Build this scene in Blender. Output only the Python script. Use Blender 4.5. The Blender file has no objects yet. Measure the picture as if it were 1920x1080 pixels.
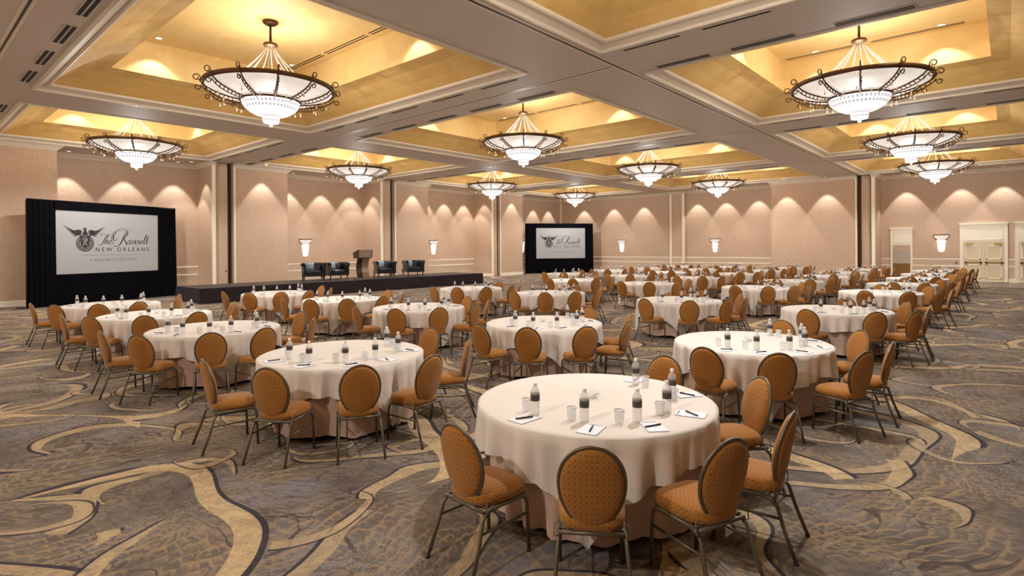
import bpy, math, random
from mathutils import Vector, Matrix
C = bpy.context.scene.collection
PI = math.pi
random.seed(7)

# ------------------------------------------------------------------ camera, world, exposure
CAM_YAW = 0.72499
cam_d = bpy.data.cameras.new('camera'); cam = bpy.data.objects.new('camera', cam_d); C.objects.link(cam)
cam_d.sensor_width = 36.0; cam_d.lens = 1052.36/1920*36
cam_d.shift_y = -(540-464)/1920
cam_d.clip_end = 200
cam.matrix_world = Matrix.Translation((0, 0, 1.98)) @ Matrix.Rotation(CAM_YAW-PI/2, 4, 'Z') @ Matrix.Rotation(PI/2, 4, 'X') @ Matrix.Rotation(-0.0071, 4, 'Z')
bpy.context.scene.camera = cam
w = bpy.data.worlds.new('world'); bpy.context.scene.world = w; w.use_nodes = True
w.node_tree.nodes['Background'].inputs[0].default_value = (1, .86, .72, 1)
w.node_tree.nodes['Background'].inputs[1].default_value = 0.3
vs = bpy.context.scene.view_settings
vs.view_transform = 'Standard'; vs.look = 'None'; vs.gamma = 1; vs.use_curve_mapping = False
vs.exposure = -0.04
cy = bpy.context.scene.cycles
cy.max_bounces = 7; cy.diffuse_bounces = 4; cy.glossy_bounces = 3; cy.transmission_bounces = 6; cy.transparent_max_bounces = 8
cy.sample_clamp_indirect = 4; cy.use_denoising = True; cy.caustics_reflective = False; cy.caustics_refractive = False

# light strengths (the room's own lamps: chandeliers, wall downlights, tray downlights, sconces; plus added unseen fill lamps)
P_DOWN = 430      # under each chandelier; the added fill lamps share it
P_UP = 200        # inside each chandelier shade, lighting the tray; also the added fill lamps
P_WALL = 340      # wall-washing downlights
P_TRAY = 110       # downlights in the tray tops
WARM = (1.0, .92, .82); NEUT = (1.0, .975, .945)

# ------------------------------------------------------------------ room numbers
ZC = 5.91                       # ceiling plane
ZT = 7.30                       # top of the trays
UF, VF = 36.6, 26.6             # forward wall planes
UW, VW = 38.3, 28.4             # recessed wall planes
U0, V0 = -8.0, -8.0
TU = [(-6.58, .64), (2.49, 9.71), (11.55, 18.86), (20.85, 28.0), (29.8, 36.25)]
TV = [(-1.0, 6.17), (8.13, 17.7), (19.5, 26.3)]

# ------------------------------------------------------------------ helpers
class MB:
    def __init__(s): s.v = []; s.f = []; s.m = []; s.uv = {}; s.sm = []
    def add(s, vs, fs, mi=0, smooth=False):
        b = len(s.v); s.v += [tuple(p) for p in vs]
        for f in fs: s.f.append(tuple(b+i for i in f)); s.m.append(mi); s.sm.append(smooth)
        return b
    def box(s, x0, x1, y0, y1, z0, z1, mi=0, M=None):
        vs = [(x, y, z) for x in (x0, x1) for y in (y0, y1) for z in (z0, z1)]
        if M: vs = [M @ Vector(p) for p in vs]
        s.add(vs, [(0, 1, 3, 2), (4, 6, 7, 5), (0, 4, 5, 1), (2, 3, 7, 6), (0, 2, 6, 4), (1, 5, 7, 3)], mi)
    def quad(s, a, b, c, d, mi=0): s.add([a, b, c, d], [(0, 1, 2, 3)], mi)
    def tube(s, pts, r, n=8, mi=0, closed=False, cap=True, rz=None):
        pts = [Vector(p) for p in pts]; N = len(pts); rr = r if isinstance(r, (list, tuple)) else [r]*N
        vs = []; up = None
        for i, p in enumerate(pts):
            a = pts[(i-1) % N] if (closed or i) else p
            b = pts[(i+1) % N] if (closed or i < N-1) else p
            t = (b-a).normalized()
            if up is None:
                up = Vector((0, 0, 1)) if abs(t.z) < .9 else Vector((0, 1, 0))
            x = t.cross(up); 
            if x.length < 1e-6: x = t.cross(Vector((1, 0, 0)))
            x.normalize(); y = x.cross(t).normalized(); up = y
            for k in range(n):
                an = 2*PI*k/n
                vs.append(p + x*(math.cos(an)*rr[i]) + y*(math.sin(an)*(rr[i] if rz is None else rz)))
        fs = []
        for i in range(N if closed else N-1):
            j = (i+1) % N
            for k in range(n):
                l = (k+1) % n; fs.append((i*n+k, i*n+l, j*n+l, j*n+k))
        if cap and not closed:
            fs.append(tuple(range(n-1, -1, -1))); fs.append(tuple((N-1)*n+k for k in range(n)))
        s.add(vs, fs, mi, True)
    def lathe(s, prof, n=32, mi=0, c=(0, 0, 0), smooth=True, a0=0, a1=2*PI):
        full = abs(a1-a0-2*PI) < 1e-6; cnt = n if full else n+1
        vs = []
        for r, z in prof:
            for k in range(cnt):
                a = a0+(a1-a0)*k/n; vs.append((c[0]+r*math.cos(a), c[1]+r*math.sin(a), c[2]+z))
        fs = []
        for i in range(len(prof)-1):
            for k in range(n):
                l = (k+1) % cnt; fs.append((i*cnt+k, i*cnt+l, (i+1)*cnt+l, (i+1)*cnt+k))
        s.add(vs, fs, mi, smooth)
    def sweep(s, path, prof, closed=False, mi=0, side=1):
        """path: xy corners; prof: (offset to the left of travel*side, z)"""
        N = len(path); vs = []; P = [Vector((p[0], p[1])) for p in path]
        for i in range(N):
            d0 = (P[i]-P[i-1]).normalized() if (closed or i) else None
            d1 = (P[(i+1) % N]-P[i]).normalized() if (closed or i < N-1) else None
            if d0 is None: d0 = d1
            if d1 is None: d1 = d0
            n0 = Vector((-d0.y, d0.x))*side; n1 = Vector((-d1.y, d1.x))*side
            m = n0+n1; 
            m = n0 if m.length < 1e-5 else m/(m.dot(n0))
            for o, z in prof: vs.append((P[i].x+m.x*o, P[i].y+m.y*o, z))
        k = len(prof); fs = []
        for i in range(N if closed else N-1):
            j = (i+1) % N
            for q in range(k-1): fs.append((i*k+q, j*k+q, j*k+q+1, i*k+q+1))
        s.add(vs, fs, mi)
    def build(s, name, mats, parent=None, loc=None, me=None):
        if me is None: me = s.mesh(name, mats)
        o = bpy.data.objects.new(name, me); C.objects.link(o)
        if parent: o.parent = parent
        if loc: o.location = loc
        return o
    def mesh(s, name, mats):
        me = bpy.data.meshes.new(name); me.from_pydata(s.v, [], s.f)
        if not isinstance(mats, (list, tuple)): mats = [mats]
        for m in mats: me.materials.append(m)
        me.polygons.foreach_set('material_index', s.m); me.polygons.foreach_set('use_smooth', s.sm)
        me.update()
        return me
def uvset(me, fn):
    l = me.uv_layers.new(name='uv')
    for lp in me.loops: l.data[lp.index].uv = fn(me.vertices[lp.vertex_index].co)
def tag(o, label, cat, group=None, kind=None):
    if label: o['label'] = label
    if cat: o['category'] = cat
    if group: o['group'] = group
    if kind: o['kind'] = kind
    return o
def struct(o): o['kind'] = 'structure'; return o
def empty(name, loc=(0, 0, 0), rz=0, parent=None):
    o = bpy.data.objects.new(name, None); C.objects.link(o); o.location = loc; o.rotation_euler = (0, 0, rz)
    o.empty_display_size = .1
    if parent: o.parent = parent
    return o
def copy_tree(o, parent=None):
    c = o.copy(); C.objects.link(c)
    if parent: c.parent = parent
    for ch in list(o.children): copy_tree(ch, c)
    return c
ORD = ['first', 'second', 'third', 'fourth', 'fifth', 'sixth', 'seventh', 'eighth', 'ninth', 'tenth']

# ------------------------------------------------------------------ materials
def srgb(r, g, b):
    f = lambda c: (c/255/12.92 if c/255 <= .04045 else ((c/255+.055)/1.055)**2.4)
    return (f(r), f(g), f(b), 1)
class NT:
    def __init__(s, name):
        s.mat = bpy.data.materials.new(name); s.mat.use_nodes = True; s.t = s.mat.node_tree
        s.bsdf = s.t.nodes['Principled BSDF']
    def n(s, typ, **kw):
        nd = s.t.nodes.new(typ)
        for k, v in kw.items(): setattr(nd, k, v)
        return nd
    def link(s, a, b): s.t.links.new(a, b)
    def _in(s, sock, v):
        if hasattr(v, 'is_output') or isinstance(v, bpy.types.NodeSocket): s.link(v, sock)
        else: sock.default_value = v
    def math(s, op, a, b=0.0, c=None, clamp=False):
        nd = s.n('ShaderNodeMath', operation=op); nd.use_clamp = clamp
        s._in(nd.inputs[0], a); s._in(nd.inputs[1], b)
        if c is not None: s._in(nd.inputs[2], c)
        return nd.outputs[0]
    def vmath(s, op, a, b=(0, 0, 0), scale=None):
        nd = s.n('ShaderNodeVectorMath', operation=op); s._in(nd.inputs[0], a)
        if op != 'LENGTH' or True: 
            if op not in ('LENGTH', 'NORMALIZE', 'SCALE'): s._in(nd.inputs[1], b)
        if scale is not None: s._in(nd.inputs['Scale'], scale)
        return nd.outputs['Value'] if op in ('LENGTH', 'DOT_PRODUCT', 'DISTANCE') else nd.outputs[0]
    def mix(s, fac, a, b):
        nd = s.n('ShaderNodeMix', data_type='RGBA'); s._in(nd.inputs[0], fac); s._in(nd.inputs[6], a); s._in(nd.inputs[7], b)
        return nd.outputs[2]
    def noise(s, vec, scale, detail=3, rough=.5, dist=0.0, out=0):
        nd = s.n('ShaderNodeTexNoise'); nd.inputs['Scale'].default_value = scale; nd.inputs['Detail'].default_value = detail
        nd.inputs['Roughness'].default_value = rough; nd.inputs['Distortion'].default_value = dist
        s.link(vec, nd.inputs['Vector']); return nd.outputs[out]
    def ramp(s, x, lo, hi):   # smooth 0..1
        nd = s.n('ShaderNodeMapRange', interpolation_type='SMOOTHSTEP'); s._in(nd.inputs[0], x)
        nd.inputs[1].default_value = lo; nd.inputs[2].default_value = hi
        return nd.outputs[0]
    def coord(s, k='Object'): return s.n('ShaderNodeTexCoord').outputs[k]
    def scale(s, v, sc):
        nd = s.n('ShaderNodeMapping'); s.link(v, nd.inputs[0]); nd.inputs['Scale'].default_value = sc; return nd.outputs[0]
    def bump(s, h, st=.3, dist=.01):
        nd = s.n('ShaderNodeBump'); nd.inputs['Strength'].default_value = st; nd.inputs['Distance'].default_value = dist
        s.link(h, nd.inputs['Height']); s.link(nd.outputs[0], s.bsdf.inputs['Normal'])
    def base(s, v): s._in(s.bsdf.inputs['Base Color'], v)
    def set(s, **kw):
        for k, v in kw.items(): s._in(s.bsdf.inputs[k.replace('_', ' ')], v)
        return s
def simple(name, col, rough=.6, metal=0, var=.08, vs_=6, **kw):
    t = NT(name); v = t.coord()
    n = t.noise(v, vs_, 4)
    dark = tuple(c*(1-var) for c in col[:3])+(1,); lite = tuple(min(1, c*(1+var)) for c in col[:3])+(1,)
    t.base(t.mix(n, dark, lite)); t.set(Roughness=rough, Metallic=metal, **kw)
    return t.mat
M = {}
M['beam'] = simple('ceiling paint', srgb(198, 185, 172), .6, vs_=.8, var=.03)
M['mould'] = simple('moulding paint', srgb(222, 208, 188), .45, vs_=2, var=.03)
M['trim'] = simple('trim paint', srgb(240, 230, 212), .4, vs_=2, var=.03)
M['door'] = simple('door paint', srgb(220, 206, 176), .4, vs_=2, var=.03)
M['black'] = simple('slot black', (.008, .006, .006, 1), .8)
M['track'] = simple('track metal', srgb(60, 48, 42), .4, .5)
M['brass'] = simple('brass', srgb(190, 150, 84), .3, .9)
M['bronze'] = simple('bronze ironwork', srgb(94, 66, 40), .45, .6, var=.3, vs_=20)
M['frame'] = simple('chair frame metal', srgb(104, 96, 80), .42, .55, var=.15, vs_=15)
M['glide'] = simple('foot glide', (.02, .02, .02, 1), .5)
M['navy'] = simple('pen navy', srgb(22, 28, 52), .3)
M['paper'] = simple('notepad paper', srgb(236, 238, 246), .7, var=.02)
M['padback'] = simple('pad backing', srgb(120, 130, 165), .7)
M['cap'] = simple('bottle cap white', srgb(240, 240, 240), .4, var=.02)
M['darkwood'] = simple('dark wood', srgb(52, 30, 22), .35, var=.3, vs_=10)
M['leather'] = simple('navy leather', srgb(20, 23, 34), .28, var=.2, vs_=14)
M['satin'] = simple('pale blue satin', srgb(128, 150, 172), .4, vs_=20)
M['bluetrim'] = simple('pen cushion trim', srgb(60, 80, 120), .5)
M['steel'] = simple('brushed steel', srgb(165, 150, 135), .3, .8, var=.1)
M['carton'] = simple('kick plate brown', srgb(128, 88, 30), .4, var=.1)
M['doorglass'] = simple('door grey panel', srgb(178, 168, 156), .4, var=.04)
M['redplate'] = simple('wall plate red', srgb(140, 84, 72), .5)
M['ink'] = simple('logo ink', srgb(48, 40, 44), .7, var=.05)
M['greyink'] = simple('logo grey ink', srgb(130, 124, 122), .7, var=.05)
M['tray_steel'] = simple('table leg steel', (.12, .12, .12, 1), .4, .8)

def wallmat():
    t = NT('vinyl wallcovering'); v = t.coord()
    a = t.noise(t.scale(v, (1, 1, .25)), 26, 4, .7); b = t.noise(v, .35, 2); c = t.noise(t.scale(v, (.3, .3, 3)), 30, 3)
    f = t.math('ADD', t.math('MULTIPLY', a, .55), t.math('MULTIPLY', c, .45))
    col = t.mix(t.ramp(f, .38, .62), srgb(182, 155, 132), srgb(201, 175, 151))
    col = t.mix(t.math('MULTIPLY', t.ramp(b, .3, .7), .3), col, srgb(196, 162, 140))
    t.base(col); t.set(Roughness=.62); t.bump(a, .25, .004); return t.mat
M['wall'] = wallmat()
def wainmat():
    t = NT('pale wainscot covering'); v = t.coord(); a = t.noise(v, 22, 4, .7)
    t.base(t.mix(t.ramp(a, .35, .65), srgb(198, 176, 154), srgb(206, 185, 164))); t.set(Roughness=.6); return t.mat
M['wain'] = wainmat()
def goldmat(name, c1, c2):
    t = NT(name); v = t.coord(); a = t.noise(t.scale(v, (1, 1, 1)), .9, 5, .6, .6); b = t.noise(t.scale(v, (6, .8, 2)), 1.2, 3)
    f = t.math('ADD', t.math('MULTIPLY', a, .7), t.math('MULTIPLY', b, .3))
    t.base(t.mix(t.ramp(f, .35, .65), c1, c2)); t.set(Roughness=.55); return t.mat
M['gold'] = goldmat('gold faux finish', srgb(209, 168, 96), srgb(223, 186, 118))
M['gold_lit'] = goldmat('gold faux finish lit', srgb(226, 194, 130), srgb(236, 208, 148))  # same gold paint as the coves, with brighter light put into the colour

def carpet():
    t = NT('patterned carpet'); g = t.coord()
    def warp(src, sc, amt, off=(0, 0, 0)):
        n = t.noise(t.vmath('ADD', g, off), sc, 1, .4, 0, 1)
        return t.vmath('ADD', src, t.vmath('SCALE', t.vmath('SUBTRACT', n, (.5, .5, .5)), scale=amt))
    p = t.scale(warp(g, .45, 1.5), (1, 1, 0)); p2 = t.scale(warp(p, 1.1, .5, (5, 5, 0)), (1, 1, 0))
    fine = t.noise(g, 170, 2, .7)
    def crescents(src, scale, off, R, ox, dR, edge, asp, lo=0.0):
        vo = t.n('ShaderNodeTexVoronoi', voronoi_dimensions='2D', feature='F1'); vo.inputs['Scale'].default_value = scale; vo.inputs['Randomness'].default_value = .9
        q = t.vmath('ADD', src, off); t.link(q, vo.inputs['Vector'])
        loc = t.vmath('SUBTRACT', q, vo.outputs['Position'])
        sx = t.n('ShaderNodeSeparateColor'); t.link(vo.outputs['Color'], sx.inputs[0])
        rot = t.n('ShaderNodeVectorRotate', rotation_type='Z_AXIS'); t.link(loc, rot.inputs['Vector']); t.link(t.math('MULTIPLY', sx.outputs[0], 6.283), rot.inputs['Angle'])
        l = t.scale(rot.outputs[0], (1, asp, 1))
        size = t.math('MULTIPLY_ADD', sx.outputs[1], .5, .7)
        d1 = t.math('SUBTRACT', t.vmath('LENGTH', l), t.math('MULTIPLY', size, R))
        d2 = t.math('SUBTRACT', t.vmath('LENGTH', t.vmath('SUBTRACT', l, (ox, ox*.25, 0))), t.math('MULTIPLY', size, R-dR))
        body = t.math('MULTIPLY', t.math('LESS_THAN', d1, 0), t.math('GREATER_THAN', d2, 0))
        e = t.math('MULTIPLY', t.math('MULTIPLY', t.math('GREATER_THAN', d1, 0), t.math('LESS_THAN', d1, edge)), t.math('GREATER_THAN', d2, edge*.8))
        keep = t.math('GREATER_THAN', sx.outputs[2], lo)
        return t.math('MULTIPLY', body, keep), t.math('MULTIPLY', e, keep)
    L_ = [crescents(p, .36, (13.7, 4.1, 0), 1.25, -.10, .055, .03, .66, .1), crescents(p2, .62, (3.7, 9.1, 0), .62, .09, .045, .024, .75, .1),
          crescents(p, .48, (0, 0, 0), .95, .14, .06, .042, .58, .15), crescents(p2, .9, (31.7, 19.1, 0), .34, -.06, .03, .018, .9, .2)]
    big = t.noise(g, .7, 3, .6); med = t.noise(g, 1.7, 4, .65); small = t.noise(t.scale(p2, (1, 1, 1)), 9, 3, .7, 1.5)
    base = t.mix(t.ramp(med, .35, .65), srgb(98, 90, 85), srgb(128, 119, 111))
    base = t.mix(t.math('MULTIPLY', t.ramp(small, .42, .62), .5), base, srgb(96, 85, 77))
    base = t.mix(t.math('MULTIPLY', t.ramp(big, .53, .68), .55), base, srgb(132, 133, 146))
    # short curved pile strokes, tan on brown, in patches
    def strokes(src, sc, dist, lo, hi, off):
        wv = t.n('ShaderNodeTexWave', wave_type='BANDS', bands_direction='DIAGONAL'); wv.inputs['Scale'].default_value = sc; wv.inputs['Distortion'].default_value = dist; wv.inputs['Detail'].default_value = 1.5; wv.inputs['Detail Scale'].default_value = 1.4
        t.link(t.vmath('ADD', src, off), wv.inputs['Vector']); return t.ramp(wv.outputs['Fac'], lo, hi)
    m1 = t.ramp(t.noise(g, .95, 1), .46, .54); m2 = t.ramp(t.noise(t.vmath('ADD', g, (20, 7, 0)), .8, 1), .50, .60)
    base = t.mix(t.math('MULTIPLY', t.math('MULTIPLY', strokes(p2, 4.0, 18, .5, .65, (0, 0, 0)), m1), .35), base, srgb(172, 148, 112))
    base = t.mix(t.math('MULTIPLY', t.math('MULTIPLY', strokes(p, 8, 20, .6, .75, (9, 2, 0)), m2), .5), base, srgb(148, 146, 152))
    vs2 = t.n('ShaderNodeTexVoronoi', voronoi_dimensions='2D', feature='F1'); vs2.inputs['Scale'].default_value = 15; vs2.inputs['Randomness'].default_value = .45
    q2 = t.scale(t.vmath('ADD', p2, (2, 3, 0)), (1, .6, 1)); t.link(q2, vs2.inputs['Vector'])
    lv = t.vmath('SUBTRACT', q2, vs2.outputs['Position']); sxy = t.n('ShaderNodeSeparateXYZ'); t.link(lv, sxy.inputs[0])
    arc = t.math('MULTIPLY', t.ramp(vs2.outputs['Distance'], .22, .38), t.ramp(t.math('ADD', sxy.outputs[1], t.math('MULTIPLY', sxy.outputs[0], .6)), -.002, .012))
    m4 = t.ramp(t.noise(t.vmath('ADD', g, (60, 3, 0)), 1.0, 2), .44, .56)
    base = t.mix(t.math('MULTIPLY', t.math('MULTIPLY', arc, m4), .55), base, srgb(170, 146, 112))
    m5 = t.math('SUBTRACT', 1.0, m4)
    vs3 = t.n('ShaderNodeTexVoronoi', voronoi_dimensions='2D', feature='F1'); vs3.inputs['Scale'].default_value = 17; vs3.inputs['Randomness'].default_value = .8
    t.link(t.scale(p2, (1, .5, 1)), vs3.inputs['Vector'])
    base = t.mix(t.math('MULTIPLY', t.math('MULTIPLY', t.ramp(vs3.outputs['Distance'], .45, .6), m5), .45), base, srgb(86, 76, 72))
    m3 = t.ramp(t.noise(t.vmath('ADD', g, (40, 0, 0)), .9, 1), .47, .55)
    ln = t.math('ABSOLUTE', t.math('SUBTRACT', t.noise(p2, 2.3, 1, .4, 1.6), .5)); thin = t.math('MULTIPLY', t.math('LESS_THAN', ln, .010), m3)
    base = t.mix(t.math('MULTIPLY', thin, .75), base, srgb(68, 60, 60))
    worn = t.math('MULTIPLY_ADD', t.ramp(small, .35, .6), -.42, .95)
    for (bd, e), c in zip(L_, (srgb(184, 162, 130), srgb(194, 172, 136), srgb(210, 184, 142), srgb(188, 166, 134))):
        base = t.mix(t.math('MULTIPLY', bd, worn), base, c); base = t.mix(t.math('MULTIPLY', e, .88), base, srgb(44, 45, 60))
    col = t.mix(t.math('MULTIPLY', t.ramp(fine, .3, .7), .30), base, srgb(66, 58, 52))
    t.base(col); t.set(Roughness=.95, Specular_IOR_Level=.1)
    return t.mat
M['carpet'] = carpet()

def fabric():
    t = NT('ochre dotted fabric'); uv = t.coord('UV')
    def dots(sc, off, r0, r1):
        q = t.vmath('ADD', t.scale(uv, (sc, sc, 1)), off); f = t.vmath('FRACTION', q); d = t.vmath('LENGTH', t.vmath('SUBTRACT', f, (.5, .5, 0)))
        return t.math('SUBTRACT', 1.0, t.ramp(d, r0, r1))
    a = dots(29, (0, 0, 0), .16, .29); b = dots(29, (.5, .5, 0), .10, .2)
    c = dots(120, (0, 0, 0), .15, .4)
    n = t.noise(uv, 30, 3)
    col = t.mix(t.math('MULTIPLY', c, .45), srgb(156, 104, 44), srgb(188, 140, 78))
    col = t.mix(t.math('MULTIPLY', a, .62), col, srgb(112, 64, 26)); col = t.mix(t.math('MULTIPLY', b, .4), col, srgb(130, 76, 36))
    col = t.mix(t.math('MULTIPLY', n, .25), col, srgb(148, 96, 42))
    t.base(col); t.set(Roughness=.8, Specular_IOR_Level=.2, Sheen_Weight=.15); return t.mat
M['fabric'] = fabric()
def cloth(name, c, tr=.0):
    t = NT(name); v = t.coord(); n = t.noise(v, 3, 3); dark = tuple(k*.95 for k in c[:3])+(1,)
    t.base(t.mix(n, dark, c)); t.set(Roughness=.75, Specular_IOR_Level=.25, Sheen_Weight=.1); t.bump(t.noise(v, 260, 2), .15, .002); return t.mat
M['linen'] = cloth('white linen', srgb(222, 215, 208)); M['underlinen'] = cloth('pink beige linen', srgb(196, 168, 152))
def drape():
    t = NT('black velour drape'); v = t.coord(); t.base(t.mix(t.noise(v, 4, 3), (.0015, .0015, .0025, 1), (.004, .004, .006, 1))); t.set(Roughness=.9, Specular_IOR_Level=.05); return t.mat
M['drape'] = drape()
M['skirt'] = simple('stage skirt', srgb(38, 28, 34), .9, var=.2)
M['deck'] = simple('stage deck', srgb(56, 52, 50), .55, var=.15, vs_=1.5)
def emis(name, col, st, base=(.8, .78, .74, 1), pattern=None):
    t = NT(name); t.base(base); t.set(Roughness=.4)
    if pattern: c, s = pattern(t); t._in(t.bsdf.inputs['Emission Color'], c)
    else: t._in(t.bsdf.inputs['Emission Color'], col)
    t._in(t.bsdf.inputs['Emission Strength'], st); return t.mat
def alab(t):
    n = t.noise(t.coord(), 2.2, 4, .6); return t.mix(t.ramp(n, .3, .7), srgb(232, 216, 202), srgb(250, 240, 228)), None
M['shade'] = emis('glowing alabaster shade', None, .80, srgb(150, 140, 130), alab)
def crys(t):
    v = t.coord(); s = t.n('ShaderNodeSeparateXYZ'); t.link(v, s.inputs[0])
    a = t.math('ARCTAN2', s.outputs[1], s.outputs[0]); x = t.math('SINE', t.math('MULTIPLY', a, 44)); z = t.math('SINE', t.math('MULTIPLY', s.outputs[2], 70))
    f = t.ramp(t.math('ADD', t.math('MULTIPLY', x, .6), t.math('MULTIPLY', z, .6)), -.9, .1)
    return t.mix(f, srgb(170, 172, 186), (1, .97, .94, 1)), None
M['crystal_glow'] = emis('lit crystal beads', None, 1.0, srgb(150, 150, 155), crys)
M['strand'] = emis('crystal strand', srgb(255, 236, 210), .22, srgb(140, 130, 116))
M['lens'] = emis('downlight lens', (1, .93, .82, 1), 2.2)
M['sconce_crystal'] = emis('sconce lit crystal', (1, .94, .9, 1), 1.6)
M['screenface'] = emis('projection screen', srgb(214, 212, 210), .10, srgb(150, 149, 149))
def glass(name, col, alpha, rough=.05):
    t = NT(name); t.base(col); t.set(Roughness=rough, Transmission_Weight=.0, Alpha=alpha, IOR=1.4, Specular_IOR_Level=.8); return t.mat
M['plastic'] = glass('clear bottle plastic', srgb(240, 240, 240), .42); M['clear'] = glass('clear tumbler glass', srgb(225, 228, 228), .24)
M['drop'] = glass('crystal drop', srgb(250, 225, 190), .75)
def lab():
    t = NT('bottle label'); v = t.coord(); s = t.n('ShaderNodeSeparateXYZ'); t.link(v, s.inputs[0])
    m = t.ramp(t.noise(t.scale(v, (90, 90, 160)), 1, 2), .6, .7)
    st = t.math('GREATER_THAN', s.outputs[2], .146)
    col = t.mix(t.math('MULTIPLY', m, .5), srgb(66, 60, 60), srgb(150, 145, 142)); col = t.mix(st, col, srgb(128, 122, 122)); t.base(col); t.set(Roughness=.5); return t.mat
M['label'] = lab()

# ------------------------------------------------------------------ floor
b = MB(); b.box(U0, UW+.4, V0, VW+.4, -.2, 0); struct(b.build('floor', M['carpet']))

# ------------------------------------------------------------------ walls: plan path, room on the left of travel reversed
left_path = [(U0, VF), (4.44, VF), (4.44, VW), (9.90, VW), (9.90, VF), (10.02, VF), (10.02, VF+.7), (10.80, VF+.7), (10.80, VF), (13.38, VF), (13.38, VW), (18.88, VW), (18.88, VF),
             (18.98, VF), (18.98, VF+.7), (19.80, VF+.7), (19.80, VF), (22.3, VF), (22.3, VW), (27.98, VW), (27.98, VF), (28.06, VF), (28.06, VF+.7), (28.76, VF+.7), (28.76, VF), (31.2, VF), (31.2, VW), (UW, VW)]
far_path = [(UW, VW), (UW, 18.45), (UW-.14, 18.45), (UW-.14, 17.35), (UW, 17.35), (UW, 11.0), (UF, 11.0), (UF, 6.45), (UF+.9, 6.45), (UF+.9, 5.74), (UF, 5.74), (UF, 5.52), (UW, 5.52), (UW, V0)]
def wall(name, path, back):
    b = MB(); n = len(path)
    b.sweep(path, [(0, 0), (0, ZC)], side=-1)
    # thickness behind
    pts = list(path)+list(reversed(back)); 
    b.sweep(back, [(0, 0), (0, ZC)], side=-1)
    for z in (ZC,):
        b.add([(p[0], p[1], z) for p in pts], [tuple(range(len(pts)))])
    return struct(b.build(name, M['wall']))
wall('wall_left', left_path, [(U0, VW+.6), (UW+.6, VW+.6)])
wall('wall_far', far_path, [(UW+1.0, VW), (UW+1.0, V0)])
b = MB(); b.box(U0-.3, U0, V0, VF, 0, ZC); struct(b.build('wall_rear', M['wall']))
b = MB(); b.box(U0, UW+1, V0-.3, V0, 0, ZC); struct(b.build('wall_right', M['wall']))

crown = [(0, 5.72), (.03, 5.72), (.035, 5.75), (.07, 5.765), (.12, 5.83), (.17, 5.86), (.18, 5.885), (.21, 5.89), (.21, ZC)]
basep = [(0, .20), (.012, .20), (.02, .18), (.022, .03), (.03, 0)]
rail = lambda z: [(.0, z+.035), (.035, z+.03), (.045, z+.01), (.02, z-.02), (.015, z-.035), (0, z-.04)]
crown_left = [(U0, VF), (4.44, VF), (4.44, VW), (9.90, VW), (9.90, VF), (13.38, VF), (13.38, VW), (18.88, VW), (18.88, VF), (22.3, VF), (22.3, VW), (27.98, VW), (27.98, VF), (31.2, VF), (31.2, VW), (UW, VW)]
def segs(*ps):
    return ps
def trimrun(name, path, prof, mat='trim'):
    b = MB(); b.sweep(path, prof, side=-1); return struct(b.build(name, M[mat]))
tn = [0]
def trim(path, prof, mat='trim'):
    tn[0] += 1; return trimrun('trim_%d' % tn[0], path, prof, mat)
# crown runs broken at the partition pockets
for p in ([(U0, VF), (4.44, VF), (4.44, VW), (9.90, VW), (9.90, VF), (10.02, VF)], [(10.80, VF), (13.38, VF), (13.38, VW), (18.88, VW), (18.88, VF), (18.98, VF)],
          [(19.80, VF), (22.3, VF), (22.3, VW), (27.98, VW), (27.98, VF), (28.06, VF)], [(28.76, VF), (31.2, VF), (31.2, VW), (UW, VW), (UW, 18.45), (UW-.14, 18.45), (UW-.14, 17.35), (UW, 17.35), (UW, 11.0), (UF, 11.0), (UF, 6.45)],
          [(UF, 5.74), (UF, 5.52), (UW, 5.52), (UW, V0)]):
    trim(p, crown, 'mould')
bn = ['left', 'left', 'left', 'far', 'far']
k = 0
for p in ([(U0, VF), (4.44, VF), (4.44, VW), (9.90, VW), (9.90, VF), (10.02, VF)], [(10.80, VF), (13.38, VF), (13.38, VW), (18.88, VW), (18.88, VF), (18.98, VF)],
          [(19.80, VF), (22.3, VF), (22.3, VW), (27.98, VW), (27.98, VF), (28.06, VF)], [(28.76, VF), (31.2, VF), (31.2, VW), (UW, VW), (UW, 18.45), (UW-.14, 18.45), (UW-.14, 17.35), (UW, 17.35), (UW, 11.0), (UF, 11.0), (UF, 6.45)],
          [(UF, 5.74), (UF, 5.52), (UW, 5.52), (UW, 5.07)], [(UW, 4.04), (UW, 1.97)], [(UW, .05), (UW, -.22)]):
    b = MB(); b.sweep(p, basep, side=-1); struct(b.build('baseboard_left' if k < 3 else 'baseboard_far', M['trim'])); k += 1
rec = [[(4.44, VW), (9.90, VW)], [(13.38, VW), (18.88, VW)], [(22.3, VW), (27.98, VW)], [(31.2, VW), (UW, VW), (UW, 18.45)], [(UW-.14, 18.45), (UW-.14, 17.35)], [(UW, 17.35), (UW, 11.0)], [(UW, 5.52), (UW, 5.07)], [(UW, 4.04), (UW, 1.97)], [(UW, .05), (UW, -.22)]]
for p in rec:
    trim(p, rail(1.17)); trim(p, rail(.81))
    b = MB(); b.sweep(p, [(0, 1.14), (.006, 1.14), (.006, .0)], side=-1); tn[0] += 1; struct(b.build('trim_%d' % tn[0], M['wain']))
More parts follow.
